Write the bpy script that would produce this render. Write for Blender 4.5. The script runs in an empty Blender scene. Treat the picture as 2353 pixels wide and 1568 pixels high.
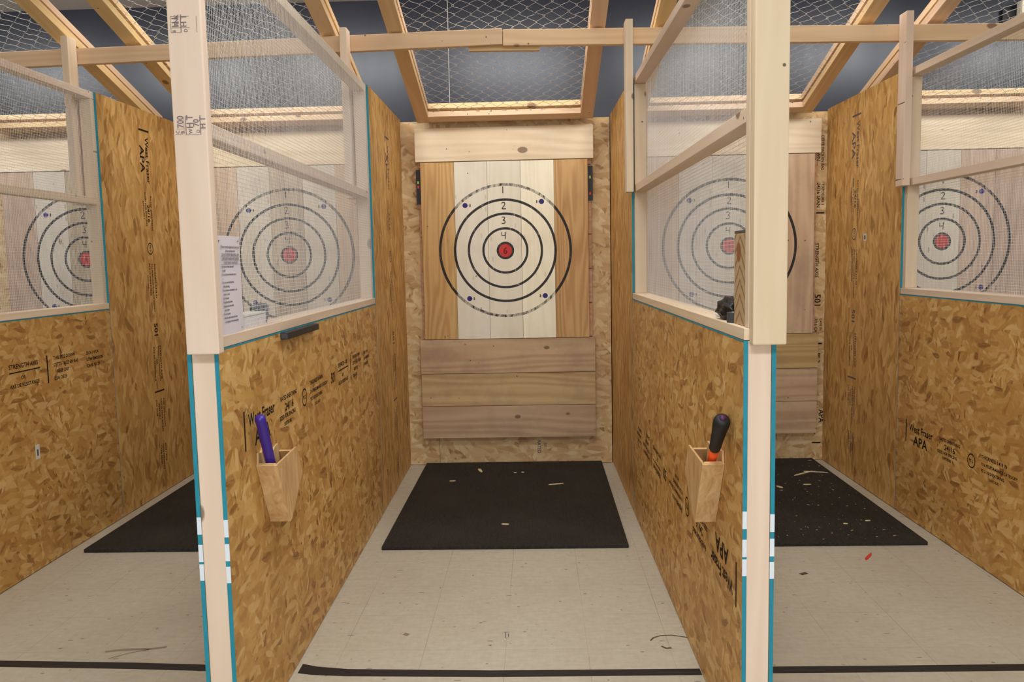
import bpy, bmesh, math, random
from mathutils import Vector, Matrix, Euler
random.seed(7)
S = bpy.context.scene
C = S.collection
PI = math.pi

# ------------------------------------------------------------------ camera
cd = bpy.data.cameras.new('camera'); cam = bpy.data.objects.new('camera', cd); C.objects.link(cam)
cd.sensor_fit = 'HORIZONTAL'; cd.sensor_width = 22.3; cd.lens = 1900 * 22.3 / 2353
cd.clip_start = 0.05
PITCH, YAW, ROLL, CAMH = .0976776, -.0318463, .0205252, 1.4468
fwd = Vector((math.sin(YAW) * math.cos(PITCH), math.cos(YAW) * math.cos(PITCH), -math.sin(PITCH)))
rgt = Vector((math.cos(YAW), -math.sin(YAW), 0)); dwn = fwd.cross(rgt)
r2 = rgt * math.cos(ROLL) + dwn * math.sin(ROLL); d2 = -rgt * math.sin(ROLL) + dwn * math.cos(ROLL)
m = Matrix((r2, -d2, -fwd)).transposed().to_4x4(); m.translation = Vector((0, 0, CAMH))
cam.matrix_world = m
S.camera = cam

# ------------------------------------------------------------------ world, lamps, exposure
W = bpy.data.worlds.new('world'); S.world = W; W.use_nodes = True
W.node_tree.nodes['Background'].inputs[0].default_value = (.93, .96, 1.0, 1)
W.node_tree.nodes['Background'].inputs[1].default_value = .17
S.view_settings.view_transform = 'Standard'; S.view_settings.look = 'None'
S.view_settings.exposure = 0.0; S.view_settings.gamma = 1.0
def lamp(name, loc, sx, sy, power, col=(1, .93, .84), rot=(0, 0, 0)):
    l = bpy.data.lights.new(name, 'AREA'); l.shape = 'RECTANGLE'; l.size = sx; l.size_y = sy
    l.energy = power; l.color = col
    o = bpy.data.objects.new(name, l); o.location = loc; o.rotation_euler = rot; C.objects.link(o)
    return o
# fluorescent strips in the ceiling above the back of each lane
for x in (-4.6, -3.15, -1.7, -.2, 1.42, 2.85, 4.3):
    lamp('strip_lamp', (x, 4.62, 3.29), 1.10, .24, 17, (.93, .96, 1), (math.radians(38), 0, 0))
# troffers in the ceiling of the room in front of the lanes
for x, k in ((-2.3, .30), (0.15, 1.12), (2.6, .30)):
    lamp('troffer_lamp', (x, 2.3, 3.34), 1.2, .6, 34 * k, (.92, .96, 1))
    lamp('troffer_lamp', (x, -.6, 3.34), 1.2, .6, 78 * k, (.92, .96, 1))
# broad unseen fill light far behind the camera, evens out the front faces
lamp('front_fill_light', (.1, -6.5, 1.9), 5.0, 2.6, 190, (.91, .955, 1), (math.radians(88), 0, 0))

# ------------------------------------------------------------------ node helpers
class NT:
    def __init__(s, name):
        s.m = bpy.data.materials.new(name); s.m.use_nodes = True
        s.t = s.m.node_tree; s.b = s.t.nodes['Principled BSDF']
    def n(s, typ, ins=None, **kw):
        nd = s.t.nodes.new(typ)
        for k, v in kw.items(): setattr(nd, k, v)
        if ins:
            for k, v in ins.items(): s.put(nd.inputs[k], v)
        return nd
    def put(s, inp, v):
        if isinstance(v, bpy.types.NodeSocket): s.t.links.new(v, inp)
        elif isinstance(v, (tuple, list)):
            v = tuple(v)
            if hasattr(inp.default_value, '__len__') and len(inp.default_value) == 4 and len(v) == 3: v = v + (1,)
            inp.default_value = v
        else: inp.default_value = v
    def math(s, op, a, b=0.0, c=0.0, clamp=False):
        nd = s.n('ShaderNodeMath', {0: a, 1: b, 2: c}, operation=op); nd.use_clamp = clamp
        return nd.outputs[0]
    def mix(s, f, a, b, blend='MIX'):
        nd = s.n('ShaderNodeMix', data_type='RGBA', blend_type=blend)
        s.put(nd.inputs[0], f); s.put(nd.inputs[6], a); s.put(nd.inputs[7], b)
        return nd.outputs[2]
    def ramp(s, f, stops, interp='LINEAR'):
        nd = s.n('ShaderNodeValToRGB', {0: f}); cr = nd.color_ramp; cr.interpolation = interp
        while len(cr.elements) < len(stops): cr.elements.new(.5)
        for e, (p, c) in zip(cr.elements, stops):
            e.position = p; e.color = tuple(c) + (1,) if len(c) == 3 else c
        return nd.outputs[0]
    def noise(s, vec, scale, detail=3, rough=.5, dist=0):
        return s.n('ShaderNodeTexNoise', {'Vector': vec, 'Scale': scale, 'Detail': detail, 'Roughness': rough, 'Distortion': dist})
    def sep(s, v):
        return s.n('ShaderNodeSeparateXYZ', {0: v}).outputs
    def comb(s, x, y, z=0.0):
        return s.n('ShaderNodeCombineXYZ', {0: x, 1: y, 2: z}).outputs[0]
    def obj(s): return s.n('ShaderNodeTexCoord').outputs['Object']
    def rnd(s): return s.n('ShaderNodeObjectInfo').outputs['Random']
    def mapping(s, v, loc=(0, 0, 0), rot=(0, 0, 0), sc=(1, 1, 1)):
        return s.n('ShaderNodeMapping', {'Vector': v, 'Location': loc, 'Rotation': rot, 'Scale': sc}).outputs[0]
    def bump(s, h, strength=.2, dist=.002):
        nd = s.n('ShaderNodeBump', {'Height': h, 'Strength': strength, 'Distance': dist})
        s.put(s.b.inputs['Normal'], nd.outputs[0])
    def out(s, col, rough=.6, spec=.3, metal=0.0):
        s.put(s.b.inputs['Base Color'], col); s.put(s.b.inputs['Roughness'], rough)
        s.put(s.b.inputs['Specular IOR Level'], spec); s.put(s.b.inputs['Metallic'], metal)
        return s.m
def sr(r, g, b):     # sRGB 0-255 to linear
    f = lambda c: (c / 255 / 12.92) if c <= 10 else ((c / 255 + .055) / 1.055) ** 2.4
    return (f(r), f(g), f(b))
def plain(name, col, rough=.6, spec=.3, metal=0.0, var=.0):
    t = NT(name)
    if var:
        nz = t.noise(t.obj(), 14, 4)
        c = t.mix(t.math('MULTIPLY', nz.outputs[0], 1.0), tuple(v * (1 - var) for v in col), tuple(min(1, v * (1 + var)) for v in col))
        return t.out(c, rough, spec, metal)
    return t.out(col, rough, spec, metal)

# ------------------------------------------------------------------ wood
def wood(name, light, dark, axis, knots=.5, nails=.5, ringsc=9, contrast=1.0, dirt=0.0, painted=None, flat=None):
    """axis: 0,1,2 = direction of the grain in the object's own space"""
    t = NT(name); o = t.obj(); r = t.rnd()
    off = t.comb(t.math('MULTIPLY', r, 37.0), t.math('MULTIPLY', r, 91.0), t.math('MULTIPLY', r, 53.0))
    v = t.n('ShaderNodeVectorMath', {0: o, 1: off}, operation='ADD').outputs[0]
    lo = [1, 1, 1]; lo[axis] = .09
    vs = t.mapping(v, sc=lo)
    # growth rings: distance from a slowly wandering pith line
    wob = t.noise(vs, 5, 2, .5)
    w2 = t.n('ShaderNodeVectorMath', {0: vs, 1: t.n('ShaderNodeVectorMath', {0: wob.outputs['Color'], 3: .22}, operation='SCALE').outputs[0]}, operation='ADD').outputs[0]
    wav = t.n('ShaderNodeTexWave', {'Vector': w2, 'Scale': ringsc, 'Distortion': 2.2, 'Detail': 2, 'Detail Scale': 1.6}, wave_type='RINGS', rings_direction='XYZ'[axis])
    fine = [70, 70, 70]; fine[axis] = 2.0
    fg = t.noise(t.mapping(v, sc=fine), 1, 3, .6)
    big = [4, 4, 4]; big[axis] = .7
    bg = t.noise(t.mapping(v, sc=big), 1, 2)
    f = t.math('ADD', t.math('MULTIPLY', wav.outputs[1], .45 * contrast), t.math('MULTIPLY', fg.outputs[0], .35 * contrast))
    f = t.math('ADD', f, t.math('MULTIPLY', t.math('SUBTRACT', bg.outputs[0], .5), .9 * contrast))
    col = t.mix(t.math('MULTIPLY', f, .75, clamp=True), light, dark)
    hue = t.n('ShaderNodeHueSaturation', {'Hue': t.math('ADD', t.math('MULTIPLY', r, .02), .49), 'Saturation': t.math('ADD', t.math('MULTIPLY', r, .2), .9),
                                          'Value': t.math('ADD', t.math('MULTIPLY', t.math('FRACT', t.math('MULTIPLY', r, 7.3)), .16), .92), 'Color': col})
    col = hue.outputs[0]
    # knots
    kn = [9.0, 9.0, 9.0]; kn[axis] = 5.5
    nl = [13.0, 13.0, 13.0]
    if flat is not None: kn[flat] = .5; nl[flat] = .5
    vk = t.n('ShaderNodeTexVoronoi', {'Vector': t.mapping(v, sc=kn), 'Scale': 1.0, 'Randomness': .9})
    kr = t.sep(vk.outputs['Color'])
    thr = t.math('MULTIPLY', t.math('SUBTRACT', kr[0], 1 - knots), .5)
    wnz = t.math('MULTIPLY', fg.outputs[0], .03)
    km = t.n('ShaderNodeMapRange', {0: t.math('SUBTRACT', t.math('ADD', vk.outputs[0], wnz), thr), 1: -.01, 2: .045, 3: 1.0, 4: 0.0}).outputs[0]
    col = t.mix(t.math('MULTIPLY', km, .75), col, sr(100, 62, 38))
    if nails:
        vn = t.n('ShaderNodeTexVoronoi', {'Vector': t.mapping(v, sc=nl), 'Scale': 1.0, 'Randomness': 1.0})
        nr = t.sep(vn.outputs['Color'])
        nm = t.math('MULTIPLY', t.math('LESS_THAN', vn.outputs[0], .062), t.math('GREATER_THAN', nr[1], 1 - nails))
        col = t.mix(t.math('MULTIPLY', nm, .8), col, (.03, .02, .015))
    if dirt:
        d = t.noise(t.mapping(v, sc=(3, 3, 3)), 1.3, 5, .65)
        dm = t.n('ShaderNodeMapRange', {0: d.outputs[0], 1: .48, 2: .75, 3: 0.0, 4: dirt}).outputs[0]
        col = t.mix(dm, col, (.16, .12, .10))
    if painted: col = painted(t, o, col)
    t.bump(fg.outputs[0], .12, .001)
    return t.out(col, .62, .25)

# marker paint of the axe target: rings, bull, corner dots, measured from the bull's centre
def rings(worn, hard):
    def f(t, o, col):
        x, y, z = t.sep(o)
        # hatchet scars: thin dark nicks
        sc = t.n('ShaderNodeTexVoronoi', {'Vector': t.mapping(o, sc=(30, 1, 9)), 'Scale': 1.0})
        srn = t.sep(sc.outputs['Color'])
        rr0 = t.math('SQRT', t.math('ADD', t.math('MULTIPLY', x, x), t.math('MULTIPLY', z, z)))
        near = t.n('ShaderNodeMapRange', {0: rr0, 1: .08, 2: .55, 3: .42, 4: .04}).outputs[0]
        nm = t.math('MULTIPLY', t.math('LESS_THAN', sc.outputs[0], .17), t.math('LESS_THAN', srn[0], near))
        col = t.mix(t.math('MULTIPLY', nm, .55 * hard), col, (.12, .09, .07))
        pk = t.noise(t.mapping(o, sc=(9, 9, 7)), 1.0, 3)
        pm = t.math('MULTIPLY', t.n('ShaderNodeMapRange', {0: pk.outputs[0], 1: .56, 2: .75, 3: 0.0, 4: .30}).outputs[0],
                    t.n('ShaderNodeMapRange', {0: rr0, 1: .05, 2: .30, 3: 1.0, 4: 0.0}).outputs[0])
        col = t.mix(pm, col, (.62, .20, .18))
        wn = t.noise(o, 2.2, 2); 
        rr = t.math('ADD', rr0, t.math('MULTIPLY', t.math('SUBTRACT', wn.outputs[0], .5), .012))
        wearn = t.noise(t.mapping(o, sc=(40, 40, 14)), 1.0, 3, .7)
        msk = None
        for R, w in ((.4475, .009), (.345, .0085), (.2505, .008), (.151, .008), (.0535, .008)):
            mm = t.math('LESS_THAN', t.math('ABSOLUTE', t.math('SUBTRACT', rr, R)), w)
            msk = mm if msk is None else t.math('MAXIMUM', msk, mm)
        # on the pale middle planks the outer circle has been rubbed thin
        pale = t.math('MULTIPLY', t.math('LESS_THAN', t.math('ABSOLUTE', x), .34), t.math('GREATER_THAN', rr, .40))
        thin = t.math('ADD', t.math('MULTIPLY', pale, worn), .15)
        keep = t.n('ShaderNodeMapRange', {0: t.math('SUBTRACT', wearn.outputs[0], t.math('MULTIPLY', thin, .5)), 1: .1, 2: .34, 3: .25, 4: .97}).outputs[0]
        col = t.mix(t.math('MULTIPLY', msk, keep), col, (.012, .012, .014))
        red = t.math('LESS_THAN', rr, .0465)
        col = t.mix(t.math('MULTIPLY', red, .95), col, (.50, .012, .014))
        for dx, dz in ((-.270, .312), (.253, .328), (-.254, -.325), (.268, -.314)):
            a = t.math('SUBTRACT', x, dx); b = t.math('SUBTRACT', z, dz)
            d = t.math('SQRT', t.math('ADD', t.math('MULTIPLY', a, a), t.math('MULTIPLY', b, b)))
            col = t.mix(t.math('LESS_THAN', d, .0175), col, (.035, .025, .16))
        return col
    return f

# ------------------------------------------------------------------ oriented strand board
def osb(name, ax, pal, streak=False, big=1.0):
    """ax: the two in-plane object axes (u, v)."""
    t = NT(name); o = t.obj(); r = t.rnd(); s3 = t.sep(o)
    u = t.math('ADD', s3[ax[0]], t.math('MULTIPLY', r, 31.0)); v = t.math('ADD', s3[ax[1]], t.math('MULTIPLY', r, 17.0))
    uv = t.comb(u, v)
    sw = t.noise(uv, 3.4, 2)
    uvw = t.n('ShaderNodeVectorMath', {0: uv, 1: t.n('ShaderNodeVectorMath', {0: sw.outputs['Color'], 3: .10}, operation='SCALE').outputs[0]}, operation='ADD').outputs[0]
    angs = (1.45, 1.2, 1.75, 1.0, 2.0, 1.55) if streak else (1.3, .5, 2.3, .85, 3.0, .15)
    col = None; hgt = None
    for i, a in enumerate(angs):
        mp = t.mapping(uvw, loc=(3.1 * i, 7.7 * i, 0), rot=(0, 0, a))
        q = t.sep(mp)
        L = (13.0, 11.0, 15.0, 9.0, 12.0, 10.0)[i] / big; Wd = (46.0, 36.0, 54.0, 30.0, 42.0, 34.0)[i] / big
        vor = t.n('ShaderNodeTexVoronoi', {'Vector': t.comb(t.math('MULTIPLY', q[0], L), t.math('MULTIPLY', q[1], Wd)), 'Scale': 1.0, 'Randomness': 1.0}, voronoi_dimensions='2D')
        rc = t.sep(vor.outputs['Color'])
        g = t.noise(t.comb(t.math('MULTIPLY', q[0], 14), t.math('MULTIPLY', q[1], 190)), 1.0, 2, .6)
        val = t.math('ADD', rc[0], t.math('MULTIPLY', t.math('SUBTRACT', g.outputs[0], .5), .35))
        c = t.ramp(val, pal)
        if col is None: col = c; hgt = rc[1]
        else:
            msk = t.math('MULTIPLY', t.math('GREATER_THAN', rc[2], .50), t.n('ShaderNodeMapRange', {0: vor.outputs[0], 1: .36, 2: .56, 3: .85, 4: 0.0}).outputs[0])
            col = t.mix(msk, col, c); hgt = t.n('ShaderNodeMix', {0: msk, 2: hgt, 3: rc[1]}).outputs[0]
    cl = t.noise(uv, 3.0, 3)
    col = t.mix(t.n('ShaderNodeMapRange', {0: cl.outputs[0], 1: .35, 2: .7, 3: 0.0, 4: .35}).outputs[0], col, pal[1][1])
    t.bump(hgt, .12, .0012)
    return t.out(col, .5, .3)
PAL = [(0.0, sr(122, 82, 40)), (.07, sr(170, 122, 64)), (.35, sr(194, 146, 78)), (.65, sr(206, 160, 90)), (1.0, sr(226, 190, 126))]
PALS = [(0.0, sr(134, 92, 46)), (.07, sr(178, 130, 68)), (.35, sr(200, 154, 86)), (.65, sr(212, 166, 96)), (1.0, sr(230, 190, 122))]
PALB = [(0.0, sr(150, 106, 68)), (.09, sr(186, 146, 98)), (.35, sr(204, 168, 118)), (.65, sr(212, 180, 130)), (1.0, sr(228, 204, 160))]
M = {}
M['osb_half'] = osb('osb_half', (1, 2), PAL, big=1.06)
M['osb_full'] = osb('osb_full', (1, 2), PALS, streak=True, big=1.35)
M['osb_back'] = osb('osb_back', (0, 2), PALB, big=1.3)

STUD_L, STUD_D = sr(230, 208, 182), sr(214, 184, 152)
for ax, nm in enumerate('xyz'):
    M['stud_' + nm] = wood('stud_' + nm, STUD_L, STUD_D, ax, knots=.30, nails=.45, contrast=.85, flat=1 if nm == 'z' else None)
    M['lumber_' + nm] = wood('lumber_' + nm, sr(224, 192, 150), sr(196, 156, 110), ax, knots=.36, nails=.5, contrast=.9, flat=1 if nm == 'x' else None)
M['board_x'] = wood('board_x', sr(204, 174, 132), sr(156, 116, 78), 0, knots=.34, nails=.5, contrast=1.05, dirt=.35, flat=1)
M['board_head'] = wood('board_head', sr(240, 220, 184), sr(214, 184, 140), 0, knots=.42, nails=.5, contrast=1.1, dirt=.08, flat=1)
M['backing_x'] = wood('backing_x', sr(205, 160, 125), sr(160, 112, 82), 0, knots=.2, nails=.2)
M['teal'] = plain('teal_paint', sr(38, 138, 158), .55, .3, var=.25)
M['white_paint'] = plain('white_paint', sr(226, 234, 240), .6, .3, var=.08)
M['ink'] = plain('stamp_ink', sr(44, 34, 26), .8, .1)
M['ink_grey'] = plain('stamp_ink_grey', sr(104, 92, 96), .8, .1)
M['ink_pale'] = plain('stamp_ink_pale', sr(132, 116, 118), .8, .1)
M['marker'] = plain('marker_ink', sr(30, 30, 34), .7, .2)
M['marker_red'] = plain('marker_ink_dark_red', sr(96, 10, 14), .7, .2)
M['galv'] = plain('galvanised_wire', (.62, .62, .60), .38, .5, .65)
M['galv2'] = plain('galvanised_cloth', (.78, .78, .76), .5, .5, .25)
M['black'] = plain('black_plastic', sr(30, 29, 29), .5, .4)
M['dark_grey'] = plain('dark_grey_plastic', sr(70, 70, 74), .45, .4)
M['black_rubber'] = plain('black_grip', sr(26, 26, 27), .55, .4)
M['orange'] = plain('orange_paint', sr(244, 92, 30), .5, .4)
M['purple'] = plain('purple_grip', sr(62, 36, 140), .35, .5)
M['steel'] = plain('steel', (.45, .45, .46), .35, .5, 1.0)
M['paper'] = plain('paper', sr(222, 214, 220), .4, .4)
M['paper_grey'] = plain('label_paper', sr(214, 208, 196), .6, .2)
M['print'] = plain('print_grey', sr(96, 92, 98), .7, .1)
M['tape'] = plain('black_floor_tape', sr(42, 38, 37), .55, .3, var=.15)
M['red'] = plain('red_paint_chip', sr(214, 60, 52), .5, .3)
M['green_dot'] = plain('green_dot', sr(170, 200, 80), .5, .3)
M['red_dot'] = plain('red_dot', sr(214, 60, 44), .5, .3)
M['splinter'] = plain('pine_splinter', sr(226, 206, 160), .7, .2, var=.15)
M['crumb'] = plain('wood_dust', sr(168, 150, 120), .8, .1, var=.3)
M['cream'] = plain('cream_plastic', sr(238, 226, 200), .45, .4)

def ply():
    t = NT('birch_ply'); o = t.obj()
    g = t.noise(t.mapping(o, sc=(26, 26, 5)), 1, 4, .6, 1.5)
    return t.out(t.ramp(g.outputs[0], [(.3, sr(188, 144, 92)), (.5, sr(208, 168, 116)), (.7, sr(222, 188, 138))]), .55, .3)
M['ply'] = ply()
def floor_mat():
    t = NT('vinyl_tile'); o = t.obj(); x, y, z = t.sep(o)
    T = .3048
    def grid(c, off):
        f = t.math('FRACT', t.math('ADD', t.math('DIVIDE', t.math('SUBTRACT', c, off), T), 40.0))
        return t.math('MULTIPLY', t.math('SUBTRACT', .5, t.math('ABSOLUTE', t.math('SUBTRACT', f, .5))), T)
    gx, gy = grid(x, .164), grid(y, 3.87)
    lx = t.n('ShaderNodeMapRange', {0: gx, 1: .0004, 2: .0015, 3: 1.0, 4: 0.0}).outputs[0]
    ly = t.n('ShaderNodeMapRange', {0: gy, 1: .0004, 2: .0013, 3: .8, 4: 0.0}).outputs[0]
    brk = t.noise(o, 1.7, 3); 
    seam = t.math('MULTIPLY', t.math('MAXIMUM', lx, ly), t.n('ShaderNodeMapRange', {0: brk.outputs[0], 1: .36, 2: .62, 3: .05, 4: .62}).outputs[0])
    ix = t.math('FLOOR', t.math('DIVIDE', t.math('SUBTRACT', x, .164), T)); iy = t.math('FLOOR', t.math('DIVIDE', t.math('SUBTRACT', y, 3.87), T))
    wn = t.n('ShaderNodeTexWhiteNoise', {0: t.comb(ix, iy)}, noise_dimensions='2D').outputs[0]
    fl = t.noise(t.mapping(o, sc=(16, 44, 1)), 1, 4, .65)
    fl2 = t.noise(t.mapping(o, sc=(52, 22, 1)), 1, 3, .6)
    base = t.ramp(t.math('ADD', t.math('MULTIPLY', fl.outputs[0], .6), t.math('MULTIPLY', fl2.outputs[0], .4)),
                  [(.30, sr(178, 169, 148)), (.5, sr(190, 181, 161)), (.7, sr(199, 191, 172))])
    base = t.mix(t.math('MULTIPLY', wn, .10), base, sr(180, 166, 146))
    gr = t.noise(o, 1.1, 5, .6)
    base = t.mix(t.n('ShaderNodeMapRange', {0: gr.outputs[0], 1: .5, 2: .8, 3: 0.0, 4: .4}).outputs[0], base, sr(158, 142, 122))
    # dark scuffs and specks
    for sc, thr, kp, amt in (((5, 17, 1), .075, .80, .55), ((14, 23, 1), .11, .86, .6), ((9, 5, 1), .05, .8, .5)):
        vo = t.n('ShaderNodeTexVoronoi', {'Vector': t.mapping(o, sc=sc, rot=(0, 0, .3)), 'Scale': 1.0}, voronoi_dimensions='2D')
        cr = t.sep(vo.outputs['Color'])
        mk = t.math('MULTIPLY', t.math('LESS_THAN', vo.outputs[0], t.math('MULTIPLY', cr[1], thr)), t.math('GREATER_THAN', cr[0], kp))
        base = t.mix(t.math('MULTIPLY', mk, amt), base, sr(84, 72, 60))
    base = t.mix(seam, base, sr(96, 82, 68))
    return t.out(base, .42, .35)
def mat_mat():
    t = NT('ribbed_rubber'); o = t.obj(); x, y, z = t.sep(o)
    rib = t.math('SINE', t.math('MULTIPLY', x, 2 * PI / .009))
    sp = t.noise(o, 60, 3); lg = t.noise(o, 3, 4)
    c = t.ramp(sp.outputs[0], [(.3, sr(34, 31, 27)), (.7, sr(50, 46, 41))])
    c = t.mix(t.n('ShaderNodeMapRange', {0: lg.outputs[0], 1: .45, 2: .75, 3: 0.0, 4: .5}).outputs[0], c, sr(60, 56, 50))
    nd = t.n('ShaderNodeBump', {'Height': rib, 'Strength': .5, 'Distance': .0015}); t.put(t.b.inputs['Normal'], nd.outputs[0])
    return t.out(c, .75, .25)
def navy_mat():
    t = NT('navy_gloss_paint'); o = t.obj()
    n1 = t.noise(t.mapping(o, sc=(5, 1, .5)), 1.0, 3)
    n2 = t.noise(o, 220, 2)
    rough = t.math('ADD', .30, t.math('MULTIPLY', t.math('SUBTRACT', n1.outputs[0], .5), .12))
    t.bump(n2.outputs[0], .05, .0006)
    return t.out(sr(32, 34, 44), rough, .5)
M['floor'] = floor_mat(); M['rubber'] = mat_mat(); M['navy'] = navy_mat()
M['ceiling'] = plain('ceiling_white', sr(244, 238, 230), .85, .2, var=.03)

# ------------------------------------------------------------------ mesh helpers
def box(bm, x0, x1, y0, y1, z0, z1, bev=0.0, mat=None):
    vs = [bm.verts.new(p) for p in ((x0, y0, z0), (x1, y0, z0), (x1, y1, z0), (x0, y1, z0), (x0, y0, z1), (x1, y0, z1), (x1, y1, z1), (x0, y1, z1))]
    fs = [bm.faces.new([vs[i] for i in q]) for q in ((3, 2, 1, 0), (4, 5, 6, 7), (0, 1, 5, 4), (1, 2, 6, 5), (2, 3, 7, 6), (3, 0, 4, 7))]
    if bev: 
        es = list({e for f in fs for e in f.edges})
        bmesh.ops.bevel(bm, geom=es, offset=bev, segments=2, profile=.6, affect='EDGES')
    return bm
def B(*a, bev=.0015):
    bm = bmesh.new(); box(bm, *a, bev=bev); return bm
def tube(bm, pts, r, n=4, cap=True):
    """sweep an n-gon along pts"""
    prev = None; rs = r if isinstance(r, (list, tuple)) else [r] * len(pts)
    pts = [Vector(p) for p in pts]; first = None
    for i, p in enumerate(pts):
        d = (pts[min(i + 1, len(pts) - 1)] - pts[max(i - 1, 0)]).normalized()
        a = Vector((0, 0, 1)) if abs(d.z) < .9 else Vector((1, 0, 0))
        s = d.cross(a).normalized(); w = s.cross(d)
        ring = [bm.verts.new(p + (s * math.cos(2 * PI * k / n) + w * math.sin(2 * PI * k / n)) * rs[i]) for k in range(n)]
        if prev:
            for k in range(n): bm.faces.new((prev[k], prev[(k + 1) % n], ring[(k + 1) % n], ring[k]))
        else: first = ring
        prev = ring
    if cap and n > 2: bm.faces.new(first[::-1]); bm.faces.new(prev)
    return bm
def prism(bm, poly, x0, x1, axis='x'):
    """extrude a polygon given in the other two axes"""
    def P(a, b, c): return {'x': (c, a, b), 'y': (a, c, b), 'z': (a, b, c)}[axis]
    A = [bm.verts.new(P(a, b, x0)) for a, b in poly]; D = [bm.verts.new(P(a, b, x1)) for a, b in poly]
    bm.faces.new(A[::-1]); bm.faces.new(D); n = len(poly)
    for i in range(n): bm.faces.new((A[i], A[(i + 1) % n], D[(i + 1) % n], D[i]))
    return bm
def obj(name, bm, m, parent=None, smooth=False, loc=None):
    me = bm
    if isinstance(bm, bmesh.types.BMesh):
        bmesh.ops.recalc_face_normals(bm, faces=bm.faces)
        me = bpy.data.meshes.new(name); bm.to_mesh(me); bm.free()
        me.materials.append(M[m] if isinstance(m, str) else m)
        if smooth:
            for p in me.polygons: p.use_smooth = True
    o = bpy.data.objects.new(name, me); C.objects.link(o)
    if parent: o.parent = parent
    if loc: o.location = loc
    return o
def tag(o, label, cat, group=None):
    o['label'] = label; o['category'] = cat
    if group: o['group'] = group
    return o
def thing(name, label, cat, loc=(0, 0, 0), rz=0.0, group=None):
    o = bpy.data.objects.new(name, None); C.objects.link(o); o.empty_display_size = .1
    o.location = loc; o.rotation_euler = (0, 0, rz)
    return tag(o, label, cat, group)
def struct(name, bm, m):
    o = obj(name, bm, m); o['kind'] = 'structure'; return o
def plainpart(src, parent):
    c = src.copy(); C.objects.link(c); c.parent = parent; return c
# lettering: flat text turned into a mesh in the plane (a right, b up), stood off along n
def text(bm, s, size, org, a, b, align='LEFT', sx=1.0, off=.0006):
    cu = bpy.data.curves.new('lettering', 'FONT'); cu.body = s; cu.size = size; cu.align_x = align; cu.resolution_u = 2; cu.offset = size * .018
    tmp = bpy.data.objects.new('lettering', cu)
    me = bpy.data.meshes.new_from_object(tmp)
    a = Vector(a); b = Vector(b); n = a.cross(b); org = Vector(org)
    vm = [bm.verts.new(org + a * (v.co.x * sx) + b * v.co.y + n * off) for v in me.vertices]
    for p in me.polygons:
        try: bm.faces.new([vm[i] for i in p.vertices])
        except ValueError: pass
    bpy.data.objects.remove(tmp); bpy.data.curves.remove(cu); bpy.data.meshes.remove(me)
def rect(bm, org, a, b, u0, u1, v0, v1, off=.0006):
    a = Vector(a); b = Vector(b); n = a.cross(b); org = Vector(org)
    bm.faces.new([bm.verts.new(org + a * u + b * v + n * off) for u, v in ((u0, v0), (u1, v0), (u1, v1), (u0, v1))])
def ringflat(bm, org, a, b, r0, r1, off=.0006, n=24):
    a = Vector(a); b = Vector(b); nn = a.cross(b); org = Vector(org)
    P = lambda r, k: bm.verts.new(org + a * (r * math.cos(2 * PI * k / n)) + b * (r * math.sin(2 * PI * k / n)) + nn * off)
    i = [P(r0, k) for k in range(n)]; o_ = [P(r1, k) for k in range(n)]
    for k in range(n): bm.faces.new((i[k], o_[k], o_[(k + 1) % n], i[(k + 1) % n]))
def ribbon(bm, pts, w, org, a, b, off=.0008):
    a = Vector(a); b = Vector(b); n = a.cross(b); org = Vector(org)
    pv = None
    for i, (u, v) in enumerate(pts):
        u0, v0 = pts[max(i - 1, 0)]; u1, v1 = pts[min(i + 1, len(pts) - 1)]
        d = Vector((u1 - u0, v1 - v0)).normalized(); q = Vector((-d.y, d.x)) * w / 2
        L = bm.verts.new(org + a * (u + q.x) + b * (v + q.y) + n * off); R = bm.verts.new(org + a * (u - q.x) + b * (v - q.y) + n * off)
        if pv: bm.faces.new((pv[0], pv[1], R, L))
        pv = (L, R)

# ------------------------------------------------------------------ the setting
bm = bmesh.new(); box(bm, -8, 8, -4, 6.45, -.05, 0); floor = struct('floor', bm, 'floor')
bm = bmesh.new(); box(bm, -8, 8, 6.32, 6.45, 0, 3.40); struct('wall_back', bm, 'navy')
bm = bmesh.new(); box(bm, -8, 8, -4, 6.45, 3.385, 3.45); struct('ceiling', bm, 'ceiling')
bm = bmesh.new()
for a in ([(-.012, 0), (.012, 0)], [(-.004, 0), (-.004, -.05), (.012, -.05)], [(.008, -.012), (.008, -.04)]):
    ribbon(bm, a, .003, (-.143, 3.10, 0), (1, 0, 0), (0, 1, 0), .0006)
fm = obj('scribbled_mark', bm, 'ink_grey', floor)
M['scuff'] = plain('scuff_mark', sr(92, 78, 64), .7, .2, var=.3); M['scuff_pale'] = plain('scuff_mark_pale', sr(148, 130, 106), .7, .2, var=.2)
for pts, w, mm in (([(.405, 3.02), (.42, 3.045), (.45, 3.062), (.49, 3.066), (.53, 3.052), (.549, 3.046)], .007, 'scuff'), ([(.44, 2.975), (.455, 2.958), (.475, 2.962)], .010, 'scuff'),
                   ([(-1.66, 2.955), (-1.60, 2.972), (-1.50, 2.975), (-1.44, 2.992)], .016, 'scuff_pale'), ([(-1.62, 2.90), (-1.56, 2.945), (-1.50, 2.972)], .006, 'scuff_pale'),
                   ([(-1.42, 3.62), (-1.38, 3.665), (-1.36, 3.70)], .012, 'scuff'), ([(1.17, 3.665), (1.205, 3.685)], .022, 'scuff'), ([(-.545, 3.092), (-.525, 3.080)], .020, 'scuff_pale')):
    bm = bmesh.new(); ribbon(bm, pts, w, (0, 0, 0), (1, 0, 0), (0, 1, 0), .0005); obj('scuff_mark', bm, mm, floor)

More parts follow.
